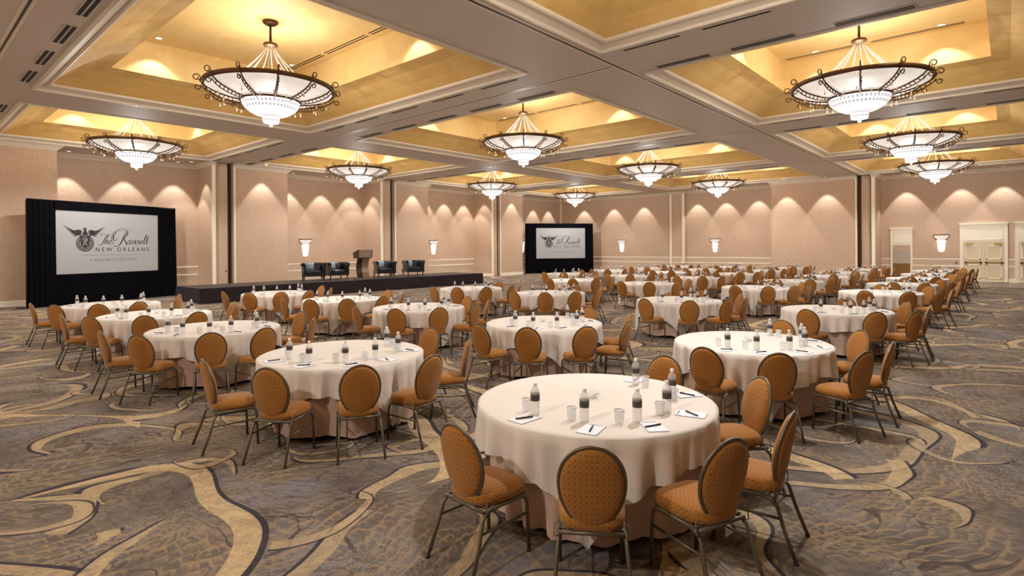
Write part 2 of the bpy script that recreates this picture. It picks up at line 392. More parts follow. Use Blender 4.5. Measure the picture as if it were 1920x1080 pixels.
# vertical trims beside pockets and pilaster
def vtrim(x0, x1, y0, y1, z1=5.74):
    b = MB(); b.box(x0, x1, y0, y1, 0, z1); tn[0] += 1; struct(b.build('trim_%d' % tn[0], M['trim']))
for u in (9.96, 18.93, 28.02): vtrim(u-.09, u+.055, VF-.04, VF+.02, ZC)
for u in (10.84, 19.84, 28.80): vtrim(u-.035, u+.04, VF-.04, VF+.02, ZC)
vtrim(UF-.04, UF+.02, 6.42, 6.50, ZC); vtrim(UF-.04, UF+.02, 5.56, 5.72, ZC)
vtrim(UW-.18, UW-.14, 18.30, 18.47); vtrim(UW-.18, UW-.14, 17.33, 17.52); vtrim(UW-.12, UW, VW-.14, VW-.0); 
# folded partition panels standing in the pockets
pk = [('left wall, first pocket beside the large screen', (10.05, 10.60), VF+.12), ('left wall pocket behind the armchairs', (19.01, 19.62), VF+.12), ('left wall pocket beyond the stage end', (28.09, 28.60), VF+.12)]
for lb, (a, c), y in pk:
    r = empty('partition_panel', ((a+c)/2, y, 0)); tag(r, 'tan folding partition panel stored in the '+lb, 'partition panel', 'stored partition panels')
    b = MB(); b.box(-(c-a)/2, (c-a)/2, 0, .10, .02, ZC-.02); b.build('panel', M['wall'], r)
    b = MB(); b.box((c-a)/2-.02, (c-a)/2+.015, -.008, .11, .02, ZC-.02); b.build('edge_strip', M['track'], r)
    b = MB(); b.lathe([(0, .0), (.03, 0), (.03, .02), (0, .02)], 12); o = b.build('lock', M['black'], r); o.rotation_euler = (PI/2, 0, 0); o.location = ((c-a)/2-.10, 0, 1.0)
r = empty('partition_panel', (UF+.15, 5.98, 0)); tag(r, 'tan folding partition panel in the dark pocket of the far wall', 'partition panel', 'stored partition panels')
b = MB(); b.box(0, .1, -.2, .24, .02, ZC-.02); b.build('panel', M['wall'], r)
b = MB(); b.box(-.008, .11, -.215, -.19, .02, ZC-.02); b.build('edge_strip', M['track'], r)

# ------------------------------------------------------------------ ceiling with trays
us = sorted({U0, UW+.4} | {x for t in TU for x in t}); vv = sorted({V0, VW+.4} | {x for t in TV for x in t})
b = MB()
for i in range(len(us)-1):
    for j in range(len(vv)-1):
        if (us[i], us[i+1]) in TU and (vv[j], vv[j+1]) in TV: continue
        b.quad((us[i], vv[j], ZC), (us[i], vv[j+1], ZC), (us[i+1], vv[j+1], ZC), (us[i+1], vv[j], ZC))
ceil = struct(b.build('ceiling', M['beam']))
FL = 1.30; ZR = 6.45
for (a, c) in TU:
    for (d, e) in TV:
        path = [(a, d), (c, d), (c, e), (a, e)]
        b = MB(); b.sweep(path, [(-.03, ZC), (-.03, 5.885), (.03, 5.88), (.045, 5.905), (.05, 5.93), (.21, 6.0), (.22, 5.975), (.26, 5.97), (.30, 5.99), (.31, 6.04)], closed=True, side=1)
        b.build('tray_moulding', M['mould'], ceil)
        b = MB(); b.sweep(path, [(.31, 6.04), (.6, 6.22), (.95, 6.38), (FL, ZR)], closed=True, side=1); b.build('tray_cove', M['gold'], ceil)
        b = MB(); b.sweep(path, [(FL, ZR), (FL, ZT)], closed=True, side=1)
        q = FL; b.quad((a+q, d+q, ZT), (a+q, e-q, ZT), (c-q, e-q, ZT), (c-q, d+q, ZT)); b.build('tray_top', M['gold_lit'], ceil)
# partition tracks and joints in the beams
b = MB(); b.box(U0, UF+.9, 6.35, 6.40, ZC-.012, ZC+.01); b.build('partition_track', M['track'], ceil)
b = MB(); b.box(U0, UF, 6.30, 6.345, ZC-.008, ZC+.01); b.box(U0, UF, 6.405, 6.45, ZC-.008, ZC+.01); b.build('track_flange', M['mould'], ceil)
for u in (10.62, 19.85-.05, 28.85, 1.6):
    b = MB(); b.box(u-.018, u+.018, 6.45, VF+.7, ZC-.010, ZC+.01); b.build('partition_track', M['track'], ceil)
    b = MB(); b.box(u-.075, u-.02, 6.45, VF+.7, ZC-.006, ZC+.01); b.box(u+.02, u+.075, 6.45, VF+.7, ZC-.006, ZC+.01); b.build('track_flange', M['mould'], ceil)
# slot diffusers
def diffuser_mesh(n):
    fr = MB(); sl = MB(); wd = .10 if n == 1 else .19
    fr.box(-wd/2, wd/2, 0, 1.2, -.012, .0); 
    for i in range(n):
        x = 0 if n == 1 else (-.045 if i == 0 else .045)
        sl.box(x-.029, x+.029, .02, 1.18, -.016, -.010)
    return fr.mesh('diffuser_frame', M['beam']), sl.mesh('slot', M['black'])
dm = {1: diffuser_mesh(1), 2: diffuser_mesh(2)}
def diffuser(n, u, v, label, group):
    r = empty('slot_diffuser', (u, v, ZC)); tag(r, label, 'air vent', group)
    for nm, me in zip(('diffuser_frame', 'slot'), dm[n]):
        o = bpy.data.objects.new(nm, me); C.objects.link(o); o.parent = r
vrows = [('aisle-side stretch', [-.71, 1.12, 2.95, 4.56]), ('middle stretch', [8.56+1.83*i for i in range(5)]), ('stage-side stretch', [20.1+1.83*i for i in range(4)])]
beamn = ['starting beam', 'first cross beam', 'second cross beam', 'third cross beam']
for k in range(1, 5):
    for lb, rows in vrows:
        for i, v in enumerate(rows):
            if k > 1: diffuser(1, TU[k-1][1]+.19, v, 'one-slot black air vent, %s along %s, %s' % (ORD[i], beamn[k-1], lb), 'one-slot air vents in the beams')
            diffuser(2, TU[k][0]-.23, v, 'two-slot black air vent, %s along %s, %s' % (ORD[i], beamn[k-1], lb), 'two-slot air vents in the beams')
# slots in the tray tops
trayname = {}
colw = ['first', 'first', 'second', 'third', 'fourth']; roww = ['aisle-side', 'middle', 'stage-side']
for k in range(1, 5):
    for j in range(3):
        a, c = TU[k]; d, e = TV[j]; n = 4 if j == 1 else 3; L = 1.95
        u = c-1.62; v0 = d+1.75
        for i in range(n):
            if v0+i*(L+.12)+L > e-FL: break
            r = empty('slot_diffuser', (u, v0+i*(L+.12), ZT)); tag(r, '%s long twin slot in the gold top of the %s %s ceiling tray' % (ORD[i], colw[k], roww[j]), 'air vent', 'tray top vents of the %s %s tray' % (colw[k], roww[j]))
            b = MB(); b.box(-.1, .1, 0, L, -.01, 0); b.build('diffuser_frame', M['gold_lit'], r)
            b = MB(); b.box(-.065, -.03, .02, L-.02, -.015, -.008); b.box(.03, .065, .02, L-.02, -.015, -.008); b.build('slot', M['black'], r)

# ------------------------------------------------------------------ recessed downlights
dl_ring = MB(); dl_ring.lathe([(.10, 0), (.10, -.012), (.075, -.014), (.07, 0)], 20); dl_ring = dl_ring.mesh('ring', M['mould'])
dl_lens = MB(); dl_lens.lathe([(.072, -.006), (0, -.006)], 16); dl_lens = dl_lens.mesh('lens', M['lens'])
def spot(loc, power, size, blend, rad=.06, tilt=None, col=NEUT):
    l = bpy.data.lights.new('spot', 'SPOT'); l.energy = power; l.spot_size = math.radians(size); l.spot_blend = blend; l.shadow_soft_size = rad; l.color = col[:3]
    o = bpy.data.objects.new('spot_light', l); C.objects.link(o); o.location = loc
    if tilt: o.rotation_euler = tilt
    return o
def downlight(u, v, z, label, group, power, size=66, blend=.18, tilt=None):
    r = empty('recessed_downlight', (u, v, z)); tag(r, label, 'downlight', group)
    for nm, me in (('ring', dl_ring), ('lens', dl_lens)):
        o = bpy.data.objects.new(nm, me); C.objects.link(o); o.parent = r
    spot((u, v, z-.03), power, size, blend, tilt=tilt)
WG = 'wall-washing downlights'
OFF = .62
def wl(u, v, where, i, p=P_WALL, **kw): downlight(u, v, ZC, 'small round recessed downlight, %s %s' % (ORD[i], where), WG, p, **kw)
for i, u in enumerate((5.0, 7.0, 8.9)): wl(u, VW-OFF, 'above the recess behind the large screen', i)
for i, u in enumerate((14.3, 16.2, 18.0)): wl(u, VW-OFF, 'above the recess behind the armchairs', i)
for i, u in enumerate((23.5, 25.2, 27.0)): wl(u, VW-OFF, 'above the recess past the stage lectern', i)
for i, u in enumerate((32.5, 34.6, 36.6)): wl(u, VW-OFF, 'above the corner recess', i)
for i, u in enumerate((9.3, 18.28, 27.38)): wl(u, VW-.85 if 0 else 27.35, 'beside a partition pocket return', i, p=P_WALL*.6)
for i, v in enumerate((26.0, 23.2, 20.6)): wl(UW-OFF, v, 'on the far wall between corner and pilaster', i)
for i, v in enumerate((16.4, 14.4, 12.3)): wl(UW-OFF, v, 'on the far wall past the pilaster', i)
for i, v in enumerate((10.1, 7.9)): wl(UF-OFF, v, 'on the far wall before the dark pocket', i)
for i, v in enumerate((4.3, 1.9, .2, -2.2)): wl(UW-OFF, v, 'above the doors', i)
for i, u in enumerate((12.1, 21.1, 30.0)): wl(u, VF-.5, 'before a projecting wall panel', i, p=P_WALL*.8)
for i, u in enumerate((-4.5, -1.5, 1.5)): wl(u, VF-.6, 'before the plain wall end', i, p=P_WALL*.8)
for k in range(1, 5):
    for j in range(3):
        a, c = TU[k]; d, e = TV[j]
        for q, (u, v) in enumerate(((a+FL+.9, e-FL-.45), (c-FL-.45, e-FL-.9), (a+FL+.9, d+FL+.45), (c-FL-.45, d+FL+.9))):
            downlight(u, v, ZT, 'small round downlight in the %s %s ceiling tray, %s corner' % (colw[k], roww[j], ORD[q]), 'tray downlights', P_TRAY, size=95, blend=.25)

# ------------------------------------------------------------------ chandeliers
def chandelier():
    r = empty('chandelier')
    b = MB(); b.lathe([(0, ZT-5.72), (.17, ZT-5.72), (.17, ZT-5.76), (.12, ZT-5.80), (.03, ZT-5.82), (0, ZT-5.82)], 24); b.build('canopy', M['bronze'], r)
    b = MB(); b.tube([(0, 0, ZT-5.80), (0, 0, 1.02)], .028, 10); b.build('rod', M['bronze'], r)
    b = MB(); b.lathe([(0, 1.06), (.15, 1.06), (.165, 1.03), (.15, 1.0), (.05, .97), (0, .97)], 24); b.build('collar', M['bronze'], r)
    b = MB(); pts = []; rad = []
    for i in range(29):
        t = i/28; pts.append((.09+.76*t**1.25, 0, .99-.88*t)); rad.append(.005 if i % 2 else .012)
    b.tube(pts, rad, 5); me = b.mesh('strand', M['strand'])
    for k in range(12):
        o = b.build('strand', None, r, me=me); o.rotation_euler = (0, 0, 2*PI*k/12)
    b = MB(); b.lathe([(1.36, .055), (1.43, .055), (1.445, .02), (1.44, -.03), (1.40, -.045), (1.36, -.03), (1.36, .055)], 64); b.build('rim', M['bronze'], r)
    prof = [(1.38, -.02), (1.33, -.08), (1.22, -.14), (1.06, -.20), (.88, -.25), (.66, -.29)]
    b = MB(); b.lathe(prof+[(.66, -.27), (.88, -.23), (1.05, -.18), (1.2, -.12), (1.3, -.06), (1.35, .0), (1.38, -.02)], 64); b.build('shade', M['shade'], r)
    b = MB(); b.lathe([(.64, -.27), (.675, -.27), (.68, -.30), (.66, -.325), (.63, -.31)], 48); b.build('lower_rim', M['bronze'], r)
    rib = MB()
    P = [(.67, -.31), (.85, -.285), (1.03, -.24), (1.2, -.18), (1.33, -.11), (1.42, -.03), (1.47, .03)]
    rib.tube([(x, 0, z) for x, z in P], .017, 6)
    rib.tube([(x+.015, 0, z-.055-.03*math.sin(PI*i/6)) for i, (x, z) in enumerate(P[:6])], .012, 5)
    for i in range(7):
        x = .78+.09*i; z = -.30+.25*((x-.67)/.8)**2.2-.03
        rib.tube([(x, -.0, z+.03), (x+.03, .03, z), (x, 0, z-.045)], .012, 4)
    def scroll(cx, cz, R, turns, a0, sg):
        pts = []
        for i in range(17):
            t = i/16; a = a0+sg*turns*2*PI*t; rr = R*(1-.62*t); pts.append((cx+rr*math.cos(a), 0, cz+rr*math.sin(a)))
        return pts
    rib.tube(scroll(1.52, .07, .085, 1.15, PI*1.15, -1), .013, 5)
    rib.tube(scroll(1.50, -.14, .07, 1.1, PI*.8, 1), .012, 5)
    me = rib.mesh('rib', M['bronze'])
    for k in range(12):
        o = rib.build('rib', None, r, me=me); o.rotation_euler = (0, 0, 2*PI*(k+.35)/12)
    b = MB(); b.lathe([(.64, -.30), (.62, -.38), (.56, -.47), (.46, -.55), (.34, -.61), (.20, -.64)], 48); b.build('crystal_bowl', M['crystal_glow'], r)
    b = MB(); b.lathe([(.20, -.62), (.19, -.66), (.185, -.76), (.17, -.79), (.06, -.80)], 24); b.build('crystal_column', M['crystal_glow'], r)
    b = MB(); b.lathe([(.0, -.79), (.03, -.80), (.045, -.835), (.03, -.87), (0, -.88)], 12); b.build('finial', M['crystal_glow'], r)
    b = MB(); b.lathe([(0, 0), (.008, -.01), (.004, -.03), (.022, -.075), (.018, -.10), (0, -.115)], 6); me = b.mesh('pendant', M['drop'])
    for k in range(24):
        a = 2*PI*(k+.5)/24; rr = 1.02 if k % 2 else 1.24; o = b.build('pendant', None, r, me=me); o.location = (rr*math.cos(a), rr*math.sin(a), -.32 if k % 2 else -.27)
    return r
def pl(loc, p, rad, col):
    l = bpy.data.lights.new('lamp', 'POINT'); l.energy = p; l.shadow_soft_size = rad; l.color = col; o = bpy.data.objects.new('lamp_light', l); C.objects.link(o); o.location = loc
proto = chandelier(); first = True
cvs = [2.6, 12.9, 23.2]
for j in range(3):
    for k in range(5):
        u = (TU[k][0]+TU[k][1])/2; v = cvs[j]
        if k == 4: u = 33.0
        if k > 0:  # unseen tray column gets lamps only, added as fill without a chandelier
            o = proto if first else copy_tree(proto); first = False
            o.location = (u, v, 5.72)
            tag(o, 'crystal bowl chandelier with bronze scrolls, hanging in %s tray of the %s line' % (ORD[k-1], roww[j]), 'chandelier', 'ballroom chandeliers')
        spot((u, v, 5.72-.93), P_DOWN, 172, .35, rad=.05)
        pl((u, v, 5.72-.96), P_DOWN*.30, .05, NEUT)
        pl((u, v, 5.72+.33), P_UP, .3, WARM)

# ------------------------------------------------------------------ sconces
def sconce():
    r = empty('wall_sconce')   # wall plane at y=0, room toward -y
    b = MB(); b.lathe([(.36, 0), (.37, -.02), (.34, -.05), (.33, 0)], 24, a0=PI, a1=2*PI); b.build('rim', M['bronze'], r)
    b = MB(); b.lathe([(.34, -.02), (.31, -.12), (.26, -.20), (.17, -.27), (.12, -.29)], 24, a0=PI, a1=2*PI); b.build('shade', M['shade'], r)
    b = MB()
    for s in (-1, 1):
        b.tube([(s*.355, -.01, -.02), (s*.34, -.02, -.12), (s*.28, -.03, -.22), (s*.18, -.04, -.29)], .014, 6)
    b.tube([(-.24, -.02, -.285), (0, -.2, -.30), (.24, -.02, -.285)], .012, 6); b.build('bracket', M['bronze'], r)
    b = MB(); b.lathe([(.20, -.30), (.20, -.42), (.17, -.44), (.17, -.66), (.15, -.70), (.14, -.86), (.09, -.93), (.0, -.95)], 20, a0=PI, a1=2*PI)
    b.build('crystal_column', M['sconce_crystal'], r)
    return r
sp = sconce()
sl = [((15.25, VW-.01, 2.52), 0, 'crystal wall sconce above the first armchair on the stage'), ((24.22, VW-.01, 2.50), 0, 'crystal wall sconce on the wall past the last armchair'), ((33.2, VW-.01, 2.50), 0, 'crystal wall sconce half hidden behind the far screen'),
      ((UW-.01, 22.52, 2.52), -PI/2, 'crystal wall sconce on the far wall beside the far screen'), ((UW-.01, 15.19, 2.50), -PI/2, 'crystal wall sconce on the far wall just past the white pilaster'), ((UW-.01, 2.76, 2.52), -PI/2, 'crystal wall sconce on the far wall between the doors')]
for i, (loc, rz, lb) in enumerate(sl):
    o = sp if i == 0 else copy_tree(sp); o.location = loc; o.rotation_euler = (0, 0, rz); tag(o, lb, 'wall lamp', 'crystal wall sconces')

# ------------------------------------------------------------------ doors (far wall)
def panel_frame(b, y0, y1, z0, z1, x, d=.012, w_=.03, mi=0):
    b.box(x-d, x, y0, y1, z1-w_, z1, mi); b.box(x-d, x, y0, y1, z0, z0+w_, mi); b.box(x-d, x, y0, y0+w_, z0, z1, mi); b.box(x-d, x, y1-w_, y1, z0, z1, mi)
def casing(r, y0, y1, top, o0, o1, ot):
    b = MB(); b.box(-.06, 0, y0, o0, 0, top); b.box(-.06, 0, o1, y1, 0, top); b.box(-.06, 0, o0, o1, ot, top)
    b.box(-.10, 0, y0-.04, y1+.04, top-.05, top+.03); panel_frame(b, y0, y1, .02, top-.05, -.06, .02, .03); b.build('casing', M['trim'], r)
    b = MB(); panel_frame(b, o0+.06, o1-.06, ot+.14, top-.20, -.06, .02, .035); b.build('transom_panel', M['trim'], r)
def double_door(n, y0, y1):
    r = empty('door_%d' % n, (UW, (y0+y1)/2, 0)); struct(r); h = (y1-y0)/2; o = h-.14
    casing(r, -h, h, 3.07, -o, o, 2.06)
    for s in (-1, 1):
        a, c = (s*.012, s*o) if s > 0 else (s*o, s*.012)
        b = MB(); b.box(-.05, -.01, a+.006, c-.006, .01, 2.05); lf = b.build('door_leaf', M['door'], r); b = MB(); panel_frame(b, a+.10, c-.10, 1.18, 1.90, -.05, .03, .045); panel_frame(b, a+.10, c-.10, .18, .92, -.05, .03, .045); b.build('panel_moulding', M['trim'], lf)
        b = MB(); b.box(-.13, -.10, a+.06, c-.06, .99, 1.06); b.box(-.13, -.05, a+.05, a+.14, .98, 1.07); b.box(-.13, -.05, c-.14, c-.05, .98, 1.07); b.build('push_bar', M['brass'], lf)
        yc = (a+c)/2-s*-.15; b = MB(); b.box(-.12, -.05, yc-.14, yc+.14, 1.95, 2.02); b.build('door_closer', M['brass'], lf)
    b = MB(); b.box(-.015, -.005, -o, o, 0, 2.06); b.build('door_gap', M['black'], r)
    b = MB(); b.box(-.075, -.045, -.035, .035, .01, 2.05); b.build('astragal', M['door'], r)
double_door(2, .05, 1.97); double_door(3, -2.14, -.22)
r = struct(empty('door_1', (UW, 4.555, 0))); casing(r, -.515, .515, 2.92, -.41, .41, 1.95)
b = MB(); b.box(-.04, -.01, -.41, .41, .0, 1.95); lf = b.build('door_leaf', M['doorglass'], r)
b = MB(); b.box(-.05, -.04, -.40, .40, .01, .93); b.build('kick_plate', M['carton'], lf)
b = MB(); b.box(-.055, -.04, -.40, .40, 1.62, 1.94); b.build('upper_panel', M['wall'], lf)
b = MB(); b.box(-.02, 0, -.05, .05, -.06, .06); tag(b.build('wall_plate', M['redplate'], loc=(UW-.008, 2.13, .99)), 'small dull red wall plate between the chair rails beside the double door', 'wall plate')

# ------------------------------------------------------------------ stage
S0, S1, SF, SB, SH = 7.75, 22.3, 22.0, 24.45, .56
r = empty('stage', ((S0+S1)/2, (SF+SB)/2, 0)); tag(r, 'long low black platform stage with pleated skirt along the wall', 'stage')
cx, cyy = (S0+S1)/2, (SF+SB)/2
nd = 6; dw = (S1-S0)/nd
for i in range(nd):
    b = MB(); b.box(S0-cx+i*dw+.004, S0-cx+(i+1)*dw-.004, SF-cyy, SB-cyy, SH-.06, SH); b.build('deck_panel', M['deck'], r)
def pleats(p0, p1, z0, z1, pitch, amp, flare=0):
    b = MB(); p0 = Vector(p0); p1 = Vector(p1); L = (p1-p0).length; d = (p1-p0)/L; n = Vector((d.y, -d.x)); N = int(L/pitch)*4
    zs = [z1, z1-.04, (z0+z1)/2, z0]; vs_ = []
    for q, z in enumerate(zs):
        for i in range(N+1):
            t = L*i/N; a = amp*(.25 if q == 0 else 1)*(1+.35*math.sin(t*1.7+q))*math.sin(2*PI*t/pitch+.4*math.sin(t*2.3)); o = a+flare*(z1-z)/(z1-z0)
            p = p0+d*t+n*o; vs_.append((p.x, p.y, z))
    b.add(vs_, [(k*(N+1)+i, k*(N+1)+i+1, (k+1)*(N+1)+i+1, (k+1)*(N+1)+i) for k in range(3) for i in range(N)], 0, True)
    return b
x0, x1, y0, y1 = S0-cx, S1-cx, SF-cyy, SB-cyy
for a, c in (((x0-.05, y0-.02), (x1+.05, y0-.02)), ((x1+.02, y0-.05), (x1+.02, y1)), ((x0-.02, y1), (x0-.02, y0-.05))):
    pleats(a, c, .01, SH-.005, .09, .012, .03).build('skirt', M['skirt'], r)
def step_rail(): pass

# armchairs
def armchair():
    r = empty('armchair')     # faces -y
    W, D = .48, .42
    shell = MB(); prof = []
    # curved tub shell: outline U shape, extruded with rolled top
    n = 24; outer = []
    for i in range(n+1):
        t = i/n; a = PI*(0-.02)+PI*1.04*t
        x = W*math.copysign(abs(math.cos(a))**.55, math.cos(a)); y = D*math.copysign(abs(math.sin(a))**.6, math.sin(a)) if 0 < i < n else -.02
        outer.append((x, y))
    outer = [(W, -.36)]+outer+[(-W, -.36)]
    ring = [(0, .20), (.0, .62), (.035, .66), (.05, .72), (.02, .79), (-.05, .80), (-.09, .74), (-.10, .66), (-.10, .30)]
    shell.sweep(outer, ring, side=-1)
    k = len(ring)
    shell.add([], []); 
    for e in (0, (len(outer)-1)*k): shell.f.append(tuple(range(e, e+k))); shell.m.append(0); shell.sm.append(False)
    shell.sm = [True]*len(shell.sm)
    shell.build('back_shell', M['leather'], r)
    b = MB(); b.box(-.45, .45, -.36, .38, .20, .34); b.build('base_frame', M['leather'], r)
    b = MB(); sx, sy = .36, .36; vs_ = []; rings = [(1, .34), (1.02, .38), (1, .43), (.9, .455), (.5, .47)]
    for sc, z in rings:
        for i in range(24):
            a = 2*PI*i/24; cc, ss = math.cos(a), math.sin(a); vs_.append((sx*sc*math.copysign(abs(cc)**.4, cc), -.02+sy*sc*math.copysign(abs(ss)**.4, ss), z))
    b.add(vs_, [(q*24+i, q*24+(i+1) % 24, (q+1)*24+(i+1) % 24, (q+1)*24+i) for q in range(4) for i in range(24)]+[tuple(4*24+i for i in range(24))], 0, True)
    b.build('seat_cushion', M['leather'], r)
    for sx_ in (-.40, .40):
        for sy_, dy in ((-.32, -.03), (.30, .05)):
            b = MB(); b.tube([(sx_, sy_, .21), (sx_*1.0, sy_+dy*.4, .1), (sx_*1.04, sy_+dy, 0)], [.035, .026, .018], 8); b.build('leg', M['darkwood'], r)
    return r
def cushion():
    b = MB(); N = 8; vs_ = []
    for s in (1, -1):
        for i in range(N+1):
            for j in range(N+1):
                x = -1+2*i/N; y = -1+2*j/N; h = (1-x**4)*(1-y**4); pin = 1-.12*(x*x*y*y)*0-.08*(abs(x)*(1-abs(y))+abs(y)*(1-abs(x)))
                vs_.append((.19*x*pin, s*.075*h**.7, .19*y*pin))
    fs = []
    for s in range(2):
        o = s*(N+1)**2
        for i in range(N):
            for j in range(N):
                q = (o+i*(N+1)+j, o+(i+1)*(N+1)+j, o+(i+1)*(N+1)+j+1, o+i*(N+1)+j+1); fs.append(q if s else q[::-1])
    b.add(vs_, fs, 0, True); return b
ac = armchair(); cu = cushion().mesh('throw_pillow', M['satin'])
aw = ['on the stage above the pleated skirt, first from the large screen', 'second from the large screen, just before the lectern', 'just past the lectern', 'last one along the stage']
aw = ['dark navy leather tub armchair on stage, first from the large screen', 'dark navy leather tub armchair beside the lectern, large screen side', 'dark navy leather tub armchair beside the lectern, far screen side', 'dark navy leather tub armchair at the end farthest from large screen']
for i, (u, v, rz) in enumerate(((12.85, 23.25, -.05), (13.95, 23.2, .25), (16.45, 22.95, .05), (18.25, 23.0, .1))):
    o = ac if i == 0 else copy_tree(ac); o.location = (u, v, SH); o.rotation_euler = (0, 0, rz-.35); tag(o, aw[i], 'armchair', 'tub armchairs on the stage')
    p = bpy.data.objects.new('throw_pillow', cu); C.objects.link(p); p.parent = None
    Mx = Matrix.Translation((u, v, SH)) @ Matrix.Rotation(rz-.35, 4, 'Z') @ Matrix.Translation((-.12, .13, .63)) @ Matrix.Rotation(-.35, 4, 'X') @ Matrix.Rotation(.2, 4, 'Z')
    p.matrix_world = Mx; tag(p, 'pale blue satin pillow on the '+['first armchair from the large screen', 'armchair just before the lectern', 'armchair just past the lectern', 'last armchair along the stage'][i], 'pillow', 'satin pillows on the armchairs')

# lectern
r = empty('lectern', (15.1, 22.75, SH), -.15); tag(r, 'curved dark wood lectern with steel panel standing between the armchairs', 'lectern')
b = MB(); b.box(-.36, .36, -.28, .28, 0, .05); b.build('base', M['steel'], r)
def curved(x0, x1, dy0=0):
    b = MB(); n = 10; vs_ = []
    for i in range(n+1):
        t = i/n; z = .05+.93*t; y = -.12+.16*math.sin(PI*t)*1.0
        for (x, yy) in ((x0, y), (x1, y), (x1, y+.05), (x0, y+.05)): vs_.append((x, yy+dy0, z))
    b.add(vs_, [(k*4+i, k*4+(i+1) % 4, (k+1)*4+(i+1) % 4, (k+1)*4+i) for k in range(n) for i in range(4)]+[(0, 1, 2, 3), tuple(n*4+i for i in (3, 2, 1, 0))], 0)
    return b
curved(-.30, -.06, .0).build('side_panel', M['darkwood'], r); curved(-.05, .28, -.02).build('front_panel', M['steel'], r)
b = MB(); b.box(-.32, .32, -.22, .22, .96, 1.0); b.build('shelf', M['darkwood'], r)
Mx = Matrix.Rotation(math.radians(0), 4, 'X')
b = MB(); b.add([(-.36, -.26, 1.0), (-.36, .24, 1.0), (-.36, .30, 1.22), (-.36, -.26, 1.36), (-.32, -.26, 1.0), (-.32, .24, 1.0), (-.32, .30, 1.22), (-.32, -.26, 1.36)], [(0, 1, 2, 3), (7, 6, 5, 4), (0, 4, 5, 1), (1, 5, 6, 2), (2, 6, 7, 3), (3, 7, 4, 0)]); b.build('hood_panel', M['darkwood'], r)
b = MB(); b.add([(.32, -.26, 1.0), (.32, .24, 1.0), (.32, .30, 1.22), (.32, -.26, 1.36), (.36, -.26, 1.0), (.36, .24, 1.0), (.36, .30, 1.22), (.36, -.26, 1.36)], [(0, 1, 2, 3), (7, 6, 5, 4), (0, 4, 5, 1), (1, 5, 6, 2), (2, 6, 7, 3), (3, 7, 4, 0)]); b.build('hood_panel', M['darkwood'], r)
b = MB(); b.box(-.32, .32, -.27, -.25, 1.0, 1.36); b.build('sign_panel', M['steel'], r)

# ------------------------------------------------------------------ projection screens
SW, SHh = 3.86, 2.30
def text_part(txt, x0, x1, z0, z1, parent, mat, name='lettering', sp=1.0, shear=0):
    cu_ = bpy.data.curves.new('t', 'FONT'); cu_.body = txt; cu_.space_character = sp; cu_.shear = shear; cu_.resolution_u = 3; cu_.extrude = .0
    o = bpy.data.objects.new('t', cu_); C.objects.link(o); dg = bpy.context.evaluated_depsgraph_get(); me = bpy.data.meshes.new_from_object(o.evaluated_get(dg)); bpy.data.objects.remove(o)
    xs = [v.co.x for v in me.vertices]; ys = [v.co.y for v in me.vertices]; ax, bx, ay, by = min(xs), max(xs), min(ys), max(ys)
    for v in me.vertices:
        x = x0+(v.co.x-ax)/(bx-ax)*(x1-x0); z = z0+(v.co.y-ay)/(by-ay)*(z1-z0); v.co = (x, -.006, z)
    me.materials.clear(); me.materials.append(M[mat]); me.name = name
    o = bpy.data.objects.new(name, me); C.objects.link(o); o.parent = parent; return o
def smooth_pts(P, n=6):
    out = []
    for i in range(len(P)-1):
        p0 = P[max(i-1, 0)]; p1 = P[i]; p2 = P[i+1]; p3 = P[min(i+2, len(P)-1)]
        for k in range(n):
            t = k/n; out.append(tuple(.5*((2*p1[c])+(-p0[c]+p2[c])*t+(2*p0[c]-5*p1[c]+4*p2[c]-p3[c])*t*t+(-p0[c]+3*p1[c]-3*p2[c]+p3[c])*t**3) for c in (0, 1)))
    out.append(P[-1]); return out
def stroke(b, P, w0, ang=.9, x=0, y=0, s=1, off=-.006, wmin=.25):
    Q = smooth_pts(P); vs_ = []
    for i, p in enumerate(Q):
        a = Q[max(i-1, 0)]; c = Q[min(i+1, len(Q)-1)]; dx, dz = c[0]-a[0], c[1]-a[1]; L = math.hypot(dx, dz) or 1
        nx, nz = -dz/L, dx/L; down = abs(dz/L); end = min(1, 5*min(i, len(Q)-1-i)/len(Q)+.25)
        wd = w0*(wmin+(1-wmin)*down**2)*end/2
        vs_ += [(x+s*p[0]+nx*wd, off, y+s*p[1]+nz*wd), (x+s*p[0]-nx*wd, off, y+s*p[1]-nz*wd)]
    b.add(vs_, [(2*i, 2*i+1, 2*i+3, 2*i+2) for i in range(len(Q)-1)])
